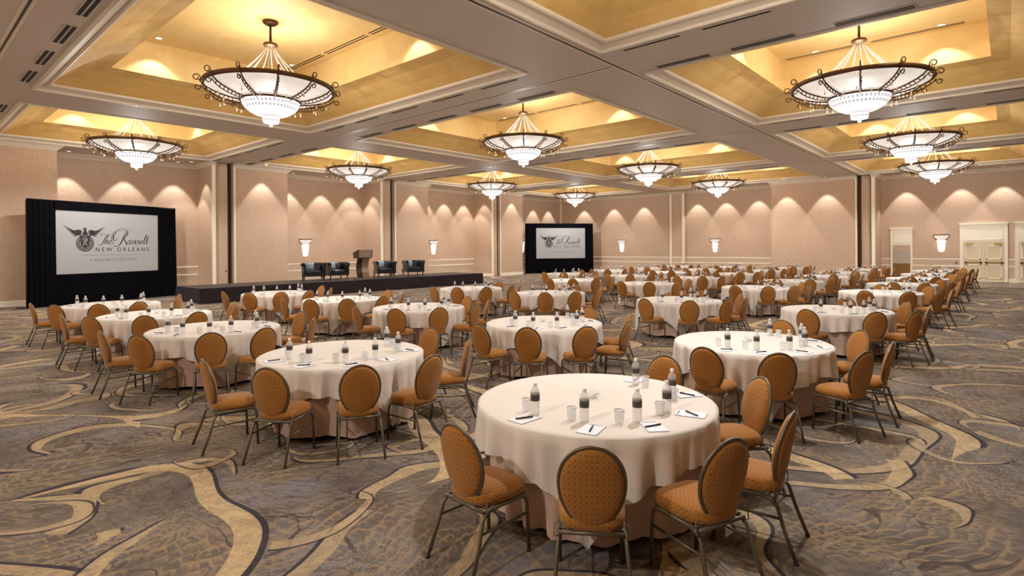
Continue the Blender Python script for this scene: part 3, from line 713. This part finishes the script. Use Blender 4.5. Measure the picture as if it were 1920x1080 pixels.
def logo(parent):
    X = lambda t: (t-.5)*SW
    b = MB(); cx_, cz = X(.2556), -.03
    # winged eagle
    for s in (-1, 1):
        for i in range(6):
            t = i/5; root = (s*(.11+.01*i), .44-.035*i-.10*t); mid = (s*(.40-.10*t), .455-.17*t); tip = (s*(.77-.34*t), .66-.36*t-.05*t*t)
            Q = smooth_pts([root, (s*(.24-.03*t), .475-.15*t), mid, tip], 4); vs_ = []
            for q, p in enumerate(Q):
                f_ = q/(len(Q)-1); wd = .060*(1-f_**3)*(1-.3*(1-f_)**4); vs_ += [(cx_+p[0], -.006, cz+p[1]+wd/2), (cx_+p[0], -.006, cz+p[1]-wd/2)]
            b.add(vs_, [(2*q, 2*q+1, 2*q+3, 2*q+2) for q in range(len(Q)-1)])
    body = [(-.05, .56), (0, .58), (.06, .55), (.045, .50), (.05, .44), (.10, .36), (.08, .28), (-.08, .28), (-.10, .36), (-.05, .44), (-.045, .50), (-.08, .53)]
    b.add([(cx_+x_, -.006, cz+z_) for x_, z_ in body], [tuple(range(len(body)))])
    shield = [(-.15, .26), (.15, .26), (.17, .10), (.15, -.10), (.0, -.20), (-.15, -.10), (-.17, .10)]
    b.add([(cx_+x_, -.006, cz+z_) for x_, z_ in shield], [tuple(range(len(shield)))])
    b.build('emblem', M['ink'], parent)
    b = MB()
    for i in range(22):
        a = math.radians(68)-i*math.radians(316)/21
        for rr, ww in ((.285, .078), (.215, .06)):
            px, pz = cx_+rr*math.cos(a), cz+rr*math.sin(a); t_ = Vector((math.sin(a), -math.cos(a))); n_ = Vector((math.cos(a), math.sin(a)))
            L = .05
            b.add([(px-t_.x*L, -.0062, pz-t_.y*L), (px+n_.x*ww/2, -.0062, pz+n_.y*ww/2), (px+t_.x*L*.8, -.0062, pz+t_.y*L*.8), (px-n_.x*ww/2, -.0062, pz-n_.y*ww/2)], [(0, 1, 2, 3)])
    b.build('wreath', M['ink'], parent)
    R = [[(-.3, -1.0), (0.0, -.6), (.35, .6), (.45, 1.0)], [(-.2, .4), (-.25, .9), (.3, 1.15), (.85, .95), (.8, .35), (.2, .1), (.55, -.3), (.75, -.9), (1.0, -.95)]]
    b = MB()
    for s_ in R: stroke(b, s_, .03, x=cx_-.05, y=cz+.04, s=.13, off=-.009, wmin=.5)
    b.build('monogram', M['screenface'], parent)
    # script words: "The Roosevelt"
    b = MB(); bl = -.06; xh = .15
    def st(P, x_, s_=1, w_=.035, y_=bl): stroke(b, P, w_, x=x_, y=y_, s=s_)
    x_ = X(.383)
    st([(.0, .02), (.05, -.03), (.12, .0), (.22, .2), (.30, .36)], x_, w_=.04)                    # T stem
    st([(.10, .30), (.12, .39), (.22, .38), (.34, .33), (.46, .37)], x_, w_=.03)                   # T bar
    st([(.20, .0), (.27, .16), (.36, .34), (.38, .38), (.33, .3), (.24, .05), (.22, .0)], x_, w_=.028)   # h stem
    st([(.25, .08), (.33, .15), (.34, .10), (.31, .02), (.34, .0), (.39, .06)], x_, w_=.03)
    st([(.37, .06), (.46, .11), (.45, .15), (.39, .10), (.39, .01), (.45, .0), (.55, .06), (.62, .03)], x_, w_=.026)  # e
    x_ = X(.53)
    st([(.00, -.04), (.08, -.10), (.22, -.02), (.36, .22), (.50, .50)], x_, w_=.055)             # R main stem
    st([(.12, .24), (.06, .12), (-.02, .16), (.0, .36), (.16, .53), (.36, .57), (.52, .50), (.53, .38), (.42, .28), (.33, .25), (.40, .22), (.47, .05), (.52, -.04), (.60, .0)], x_, w_=.045)
    st([(-.02, .0), (-.10, .18), (-.02, .44), (.2, .60), (.42, .62), (.6, .56)], x_, w_=.022)
    st([(.45, .42), (.56, .58), (.66, .56), (.72, .46)], x_, w_=.015)
    x_ = X(.665); sx = .108
    oo = [(.06, .13), (.0, .06), (.03, .0), (.08, .02), (.11, .10), (.07, .15), (.05, .12), (.13, .13)]
    st(oo, x_, w_=.028); st(oo, x_+sx, w_=.028)
    st([(.0, .0), (.06, .10), (.10, .16), (.11, .06), (.08, .0), (.02, .01)], x_+2*sx, w_=.028)                        # s
    ee = [(.0, .05), (.09, .10), (.08, .15), (.03, .12), (.01, .03), (.05, .0), (.12, .06)]
    st(ee, x_+3*sx, w_=.026)
    st([(.02, .12), (.05, .14), (.05, .0), (.11, .08), (.13, .15)], x_+4*sx-.01, w_=.028)                               # v
    st(ee, x_+5*sx+.01, w_=.026)
    st([(.0, .04), (.09, .20), (.16, .36), (.12, .36), (.05, .12), (.04, .0), (.10, .04)], x_+6*sx, w_=.028)            # l
    st([(.0, .05), (.08, .2), (.14, .33), (.07, .12), (.05, .0), (.12, .05)], x_+6.9*sx, w_=.030); st([(.04, .21), (.12, .22), (.19, .22)], x_+6.9*sx, w_=.02)  # t
    b.build('script_lettering', M['ink'], parent)
    text_part('NEW ORLEANS', X(.353), X(.896), -.345, -.19, parent, 'ink', sp=1.55)
    text_part('A WALDORF ASTORIA HOTEL', X(.298), X(.771), -.715, -.60, parent, 'greyink', sp=1.1)
    b = MB(); b.box(X(.22), X(.841), -.007, -.005, -.475, -.465); b.build('rule_line', M['greyink'], parent)
def screen(L, R, label, Wd):
    L = Vector(L); R = Vector(R); d = (R-L).normalized(); ang = math.atan2(d.y, d.x)
    r = empty('projection_screen', (L.x, L.y, 0), ang); tag(r, label, 'screen', 'draped projection screens')
    sx0 = .87 if Wd > 5.4 else .85; z0, z1 = 1.13, 3.43; top = 3.77
    fb = MB(); fb.box(sx0, sx0+SW, -.02, .0, z0, z1); f = fb.build('screen_surface', M['screenface'], r)
    b = MB(); b.box(sx0-.05, sx0, -.03, .03, z0-.05, z1+.05); b.box(sx0+SW, sx0+SW+.05, -.03, .03, z0-.05, z1+.05); b.box(sx0, sx0+SW, -.03, .03, z1, z1+.05); b.box(sx0, sx0+SW, -.03, .03, z0-.05, z0); b.build('screen_frame', M['black'], r)
    g = empty('printed_logo', (sx0+SW/2, -.02, (z0+z1)/2), 0, r)
    logo(g)
    pleats((-.0, -.04), (sx0-.02, -.04), .02, top-.02, .17, .03, .06).build('side_drape', M['drape'], r)
    pleats((sx0+SW+.02, -.04), (Wd, -.04), .02, top-.04, .17, .03, .06).build('side_drape', M['drape'], r)
    pleats((sx0-.04, -.045), (sx0+SW+.04, -.045), .02, z0, .14, .025, .05).build('lower_drape', M['drape'], r)
    pleats((sx0-.04, -.045), (sx0+SW+.04, -.045), z1, top, .22, .018, .0).build('valance', M['drape'], r)
    b = MB(); b.tube([(0, 0, top-.01), (Wd, 0, top-.01)], .025, 8)
    for x in (.02, Wd-.02): b.tube([(x, .03, top), (x, .03, 0)], .025, 8)
    b.build('pole_frame', M['black'], r)
    b = MB(); b.box(0, Wd, .05, .07, .02, top-.05); b.build('backing_drape', M['drape'], r)
    b = MB()
    for x in (.02, Wd-.02):
        b.box(x-.03, x+.03, -.25, .6, 0, .03)
    b.box(-.38, .05, -.03, .03, 0, .02); b.build('stand_foot', M['black'], r)
screen((3.36, 25.1), (8.57, 27.1), 'large black-draped screen with dark winged emblem, close to the stage end', 5.56)
screen((32.2, 27.2), (36.5, 24.0), 'smaller-looking black-draped screen with winged emblem standing in the far room corner', 5.36)

# ------------------------------------------------------------------ banquet chair
def superring(sx, sy, n, p, cx=0, cy_=0):
    out = []
    for i in range(n):
        a = 2*PI*i/n; c_, s_ = math.cos(a), math.sin(a)
        out.append((cx+sx*math.copysign(abs(c_)**p, c_), cy_+sy*math.copysign(abs(s_)**p, s_)))
    return out
def banquet_chair():
    r = empty('banquet_chair')      # faces +y
    # seat cushion
    b = MB(); n = 28; vs_ = []; rings = [(.93, .385), (1.0, .395), (1.03, .425), (1.0, .455), (.9, .472), (.6, .484), (.25, .488)]
    for sc, z in rings:
        for x, y in superring(.215*sc, .205*sc, n, .58, 0, -.005):
            tp = 1-.10*((-y)/.2); vs_.append((x*(1.0+.35*y), y, z))
    b.add(vs_, [(q*n+i, q*n+(i+1) % n, (q+1)*n+(i+1) % n, (q+1)*n+i) for q in range(len(rings)-1) for i in range(n)]+[tuple((len(rings)-1)*n+i for i in range(n)), tuple(n-1-i for i in range(n))], 0, True)
    me = b.mesh('seat', M['fabric']); uvset(me, lambda c: (c.x+.5, c.y+.5+(c.z-.45))); b.build('seat', None, r, me=me)
    # backrest: oval pad, tilted
    tilt = math.radians(11); c0 = Vector((0, -.235, .645))
    def T_(x, y, z): return (c0.x+x, c0.y+y*math.cos(tilt)-z*math.sin(tilt), c0.z+z*math.cos(tilt)+y*math.sin(tilt))
    n = 36; ra, rb = .203, .243; b = MB(); vs_ = []; prof = [(.0, -.030), (.5, -.030), (.85, -.026), (.96, -.016), (.99, 0), (.96, .018), (.85, .034), (.5, .042), (.0, .044)]
    for k_, (s_, y) in enumerate(prof):
        for i in range(n):
            a = 2*PI*i/n; wz = math.sin(a); xx = ra*s_*math.cos(a)*(1+.05*wz); vs_.append(T_(xx, y+.05*(xx/ra)**2*.5, rb*s_*wz))
    b.add(vs_, [(q*n+i, (q+1)*n+i, (q+1)*n+(i+1) % n, q*n+(i+1) % n) for q in range(len(prof)-1) for i in range(n)], 0, True)
    me = b.mesh('backrest', M['fabric']); uvset(me, lambda c: (c.x+.5, c.z)); b.build('backrest', None, r, me=me)
    b = MB(); b.tube([T_((ra+.004)*math.cos(2*PI*i/n)*(1+.05*math.sin(2*PI*i/n)), .025*math.cos(2*PI*i/n)**2, (rb+.004)*math.sin(2*PI*i/n)) for i in range(n)], .011, 8, closed=True)
    b.build('back_frame', M['frame'], r)
    b = MB(); b.add([T_(-.10, .0, -.20), T_(.10, .0, -.20), (.12, -.205, .375), (-.12, -.205, .375), T_(-.10, .02, -.20), T_(.10, .02, -.20), (.12, -.185, .375), (-.12, -.185, .375)], [(0, 1, 2, 3), (7, 6, 5, 4), (0, 4, 5, 1), (1, 5, 6, 2), (2, 6, 7, 3), (3, 7, 4, 0)]); b.build('back_bracket', M['frame'], r)
    b = MB(); b.tube([(-.205, -.20, .375), (.205, -.20, .375)], .012, 8); b.tube([(-.19, .16, .372), (.19, .16, .372)], .011, 8)
    b.tube([(-.195, -.16, .38), (0, -.18, .38), (.195, -.16, .38), (.205, .1, .38), (.18, .17, .38), (0, .185, .38), (-.18, .17, .38), (-.205, .1, .38)], .008, 6, closed=True); b.build('seat_frame', M['frame'], r)
    for s in (-1, 1):
        b = MB(); b.tube([(s*.205, -.17, .375), (s*.205, .10, .375), (s*.206, .145, .368), (s*.208, .168, .345), (s*.21, .175, .30), (s*.215, .185, .012)], .0125, 8); lg = b.build('leg', M['frame'], r)
        b = MB(); b.tube([(s*.215, .185, .016), (s*.215, .185, 0)], .015, 8); b.build('foot', M['glide'], lg)
        b = MB(); b.tube([(s*.205, -.10, .375), (s*.207, -.175, .368), (s*.210, -.215, .33), (s*.225, -.26, .18), (s*.238, -.325, .012)], .0125, 8); lg = b.build('leg', M['frame'], r)
        b = MB(); b.tube([(s*.238, -.325, .016), (s*.238, -.325, 0)], .015, 8); b.build('foot', M['glide'], lg)
        b = MB(); b.tube([(s*.212, .178, .255), (s*.218, -.235, .255)], .009, 6); b.build('stretcher', M['frame'], r)
        b = MB(); b.tube([(s*.212, -.205, .36), (s*.235, -.21, .355), (s*.235, -.20, .43), (s*.212, -.195, .43)], .004, 5); b.build('gang_clip', M['frame'], r)
    def narrow(o):
        for ch in o.children:
            if ch.type == 'MESH' and 'narrowed' not in ch.data: ch.data.transform(Matrix.Diagonal((.9, 1, 1, 1))); ch.data['narrowed'] = 1
            narrow(ch)
    narrow(r)
    return r

# ------------------------------------------------------------------ table pieces
RT = .925
def overlay_mesh(seed):
    rnd = random.Random(seed); n = 216; ph = [rnd.uniform(0, 6.28) for _ in range(6)]
    b = MB(); vs_ = []; zt = .768
    S = 1.135
    rows = 12
    rads = [0, .3, .6, .85]; 
    vs_.append((0, 0, zt))
    for rr in rads[1:]:
        for i in range(n): a = 2*PI*i/n; vs_.append((rr*math.cos(a), rr*math.sin(a), zt))
    drop = []
    for i in range(n):
        a = 2*PI*i/n; m = max(abs(math.cos(a)), abs(math.sin(a))); cr = S/m
        L = max(.2, cr-RT+.05)
        L = min(L, .735+.0*m); L += .02*math.sin(5*a+ph[0])+.012*math.sin(11*a+ph[1]); L = min(L, .745); drop.append(L)
    for k_ in range(rows+1):
        t = k_/rows
        for i in range(n):
            a = 2*PI*i/n; L = drop[i]*t
            if k_ == 0: rr, z = RT-.02, zt
            elif k_ == 1: rr, z = RT+.004, zt-.012
            else:
                f1 = abs(math.sin(9*a+ph[2]+.9*math.sin(3*a+ph[3]))); f2 = abs(math.sin(15*a+ph[4]+.7*math.sin(2*a))); fold = 1.1*f1**.8+.7*f2-.75
                amp = .085*min(1, L/.30)**.9; rr = RT+.006+amp*(fold-.62); z = zt-.012-L*.985
            vs_.append((rr*math.cos(a), rr*math.sin(a), max(z, .012)))
    fs = [(0, 1+i, 1+(i+1) % n) for i in range(n)]; tot = len(rads)-1+rows+1
    for q in range(tot-1):
        for i in range(n): fs.append((1+q*n+i, 1+(q+1)*n+i, 1+(q+1)*n+(i+1) % n, 1+q*n+(i+1) % n))
    b.add(vs_, fs, 0, True); return b.mesh('tablecloth', M['linen'])
def under_mesh(seed):
    rnd = random.Random(seed); n = 132; ph = [rnd.uniform(0, 6.28) for _ in range(5)]; b = MB(); vs_ = []; rows = 7
    for k_ in range(rows+1):
        t = k_/rows; z = .758-(.758-.05)*t
        for i in range(n):
            a = 2*PI*i/n; fold = 1.3*abs(math.sin(9*a+ph[0]+1.0*math.sin(4*a+ph[1])))+.8*abs(math.sin(14*a+ph[2]))-1.0
            rr = .86+.06*t**.8*fold*(.7+.3*math.sin(3*a+ph[3]))-.055*t
            zz = z if k_ < rows else .045+.018*math.sin(7*a+ph[4])
            vs_.append((rr*math.cos(a), rr*math.sin(a), zz))
    b.add(vs_, [(q*n+i, (q+1)*n+i, (q+1)*n+(i+1) % n, q*n+(i+1) % n) for q in range(rows) for i in range(n)]+[tuple(range(n))], 0, True)
    return b.mesh('under_cloth', M['underlinen'])
OV = [overlay_mesh(s) for s in (1, 2, 3, 4)]; UN = [under_mesh(s) for s in (5, 6, 7)]
def table_meshes():
    a = MB(); a.lathe([(0, .752), (.875, .752), (.878, .742), (.875, .728), (0, .728)], 40, smooth=False)
    l = MB(); l.tube([(.5, .28, .728), (.5, .28, 0)], .014, 6)
    return a.mesh('tabletop', M['darkwood']), l.mesh('leg', M['tray_steel'])
TT, TL = table_meshes()
def table(loc, lab):
    r = empty('banquet_table', loc); tag(r, lab, 'table', 'round banquet tables')
    o = bpy.data.objects.new('tabletop', TT); C.objects.link(o); o.parent = r
    for k_ in range(4):
        o = bpy.data.objects.new('leg', TL); C.objects.link(o); o.parent = r; o.rotation_euler = (0, 0, k_*PI/2)
# bottle
def bottle_parts():
    b = MB(); b.lathe([(0, .0), (.030, .0), (.033, .006), (.032, .02), (.033, .035), (.0315, .045), (.033, .055), (.033, .165), (.030, .18), (.020, .198), (.013, .206), (.013, .215)], 16)
    body = b.mesh('bottle_body', M['plastic'])
    b = MB(); b.lathe([(.0338, .104), (.0338, .158)], 16); lab_ = b.mesh('label_band', M['label'])
    b = MB(); b.lathe([(.0, .232), (.0145, .232), (.0155, .228), (.0155, .212), (.012, .210)], 12); cap = b.mesh('cap', M['cap'])
    return body, lab_, cap
BP = bottle_parts()
def glass_parts():
    b = MB(); b.lathe([(0, .002), (.028, .002), (.031, .01), (.036, .092), (.0345, .092), (.029, .014), (0, .012)], 16); g = b.mesh('glass_body', M['clear'])
    return g
GP = glass_parts()
b = MB(); b.box(-.02, .02, -.0355, -.034, .045, .075); b.lathe([(.0362, .082), (.0374, .092), (.0362, .094)], 16); 
b = MB(); b.lathe([(.0345, .086), (.0375, .092), (.0345, .095)], 16); GR = b.mesh('paper_lid', M['paper'])
b = MB(); b.box(-.07, .07, -.105, .105, 0, .003, 1); b.box(-.068, .068, -.103, .103, .003, .0055, 0); PADM = b.mesh('notepad', [M['paper'], M['padback']])
b = MB(); b.box(-.05, .05, .085, .093, .0056, .0062, 0); PADL = b.mesh('printed_line', M['bluetrim'])
b = MB(); b.tube([(0, -.07, .006), (0, .055, .006), (0, .062, .006)], [.0055, .0055, .003], 8); PEN = b.mesh('pen_barrel', M['navy'])
b = MB(); b.box(-.0015, .0015, .02, .058, .0115, .0135); PENC = b.mesh('clip', M['steel'])
b = MB(); b.lathe([(0, .0), (.035, .002), (.03, .01), (.05, .03), (.062, .05), (.06, .05), (.045, .03), (0, .015)], 18); BOWL = b.mesh('bowl_body', M['clear'])
b = MB()
for i in range(7):
    a = i*.9; b.box(.02*math.cos(a)-.01, .02*math.cos(a)+.01, .02*math.sin(a)-.008, .02*math.sin(a)+.008, .014+.003*i, .022+.003*i)
CANDY = b.mesh('mints', M['cap'])
def place(mesh, name, parent=None, loc=None, rz=0):
    o = bpy.data.objects.new(name, mesh); C.objects.link(o)
    if parent: o.parent = parent
    if loc: o.location = loc
    if rz: o.rotation_euler = (0, 0, rz)
    return o

rows = [
 ('carpet-side row', [(3.78, 2.48), (7.31, 2.45), (11.93, 2.45), (17.1, 2.5), (21.0, 2.5), (24.8, 2.5), (28.6, 2.5), (32.4, 2.5)]),
 ('second row from carpet', [(3.59, 5.83), (7.13, 5.64), (12.04, 5.62), (17.05, 5.58), (21.0, 5.6), (24.8, 5.6), (28.6, 5.6), (32.4, 5.6)]),
 ('middle row', [(3.45, 9.2), (7.39, 9.12), (11.9, 9.2), (16.95, 9.0), (21.0, 9.1), (24.8, 9.1), (28.6, 9.1), (32.4, 9.1)]),
 ('second row from stage', [(3.48, 12.1), (7.44, 12.05), (11.84, 12.15), (17.15, 12.05), (20.9, 12.0), (24.8, 12.1), (28.6, 12.1), (32.4, 12.1)]),
 ('stage-side row', [(3.5, 15.2), (7.35, 15.2), (21.0, 15.3), (24.8, 15.3), (28.6, 15.3), (32.4, 15.3)]),
]
ANG = [176, -148, -115, -82, -42, 4]
chair0 = banquet_chair(); first = True
rnd = random.Random(11)
ZTAB = .768
for rn, (rname, tabs) in enumerate(rows):
    for ti, (u, v) in enumerate(tabs):
        tw = '%s table of %s' % (ORD[ti], rname)
        table((u, v, 0), 'round folding table hidden under linen, '+tw)
        o = place(UN[(rn+ti) % 3], 'under_cloth', None, (u, v, 0), rnd.uniform(0, 6)); tag(o, 'pink-beige floor-length linen on the '+tw, 'tablecloth', 'pink-beige under cloths')
        ov = -150 if (rn, ti) == (0, 0) else rnd.choice((-145, -120, -100, -80))+rnd.uniform(-8, 8)
        o = place(OV[(rn*3+ti) % 4], 'tablecloth', None, (u, v, 0), math.radians(ov-45)); tag(o, 'white square linen topping the '+tw, 'tablecloth', 'white top cloths')
        near = math.hypot(u, v) < 14
        if near:
            bo = empty('mint_bowl', (u+.02, v+.03, ZTAB)); tag(bo, 'tiny clear glass dish in the middle of the '+tw, 'dish', 'mint dishes'); place(BOWL, 'bowl_body', bo); place(CANDY, 'mints', bo)
        for ci, an in enumerate(ANG):
            j = rnd.uniform(-4, 4) if (rn, ti) != (0, 0) else 0; a = math.radians(an+j); rr = 1.15+(rnd.uniform(-.02, .06) if (rn, ti) != (0, 0) else 0)
            o = chair0 if first else copy_tree(chair0); first = False
            o.location = (u+rr*math.cos(a), v+rr*math.sin(a), 0); o.rotation_euler = (0, 0, a+PI/2+rnd.uniform(-.09, .09))
            w_ = '%s counterclockwise from the gap, %s' % (ORD[ci], tw)
            tag(o, 'ochre oval-back chair, '+w_, 'chair', 'banquet chairs around the tables')
            # place setting
            dx, dy = -math.cos(a), -math.sin(a); tx, ty = -math.sin(a), math.cos(a)
            def at(rad, tang): return (u-dx*rad+tx*tang, v-dy*rad+ty*tang)
            br = .62+rnd.uniform(-.02, .02); bx, by = at(br, -.05+rnd.uniform(-.02, .02))
            bt = empty('water_bottle', (bx, by, ZTAB), rnd.uniform(0, 6)); tag(bt, 'water bottle, '+w_, 'bottle', 'water bottles on the tables')
            for nm, me in zip(('bottle_body', 'label_band', 'cap'), BP): place(me, nm, bt)
            gx, gy = at(br-.02, -.16+rnd.uniform(-.02, .02)) if True else (0, 0)
            gl = empty('drinking_glass', (gx, gy, ZTAB), 0); tag(gl, 'clear tumbler, '+w_, 'glass', 'tumblers on the tables')
            place(GP, 'glass_body', gl)
            if near: place(GR, 'paper_lid', gl)
            px, py = at(.765, -.02+rnd.uniform(-.02, .03)); ra_ = a+PI/2+rnd.uniform(-.35, .35)
            pd = place(PADM, 'notepad', None, (px, py, ZTAB), ra_); tag(pd, 'white notepad, '+w_, 'notepad', 'notepads on the tables')
            if near: place(PADL, 'printed_line', pd)
            pn = place(PEN, 'pen', None, (px, py, ZTAB+.0058), ra_+rnd.uniform(-1.6, .2)); tag(pn, 'navy pen, '+w_, 'pen', 'pens on the notepads')
            if near: place(PENC, 'clip', pn)
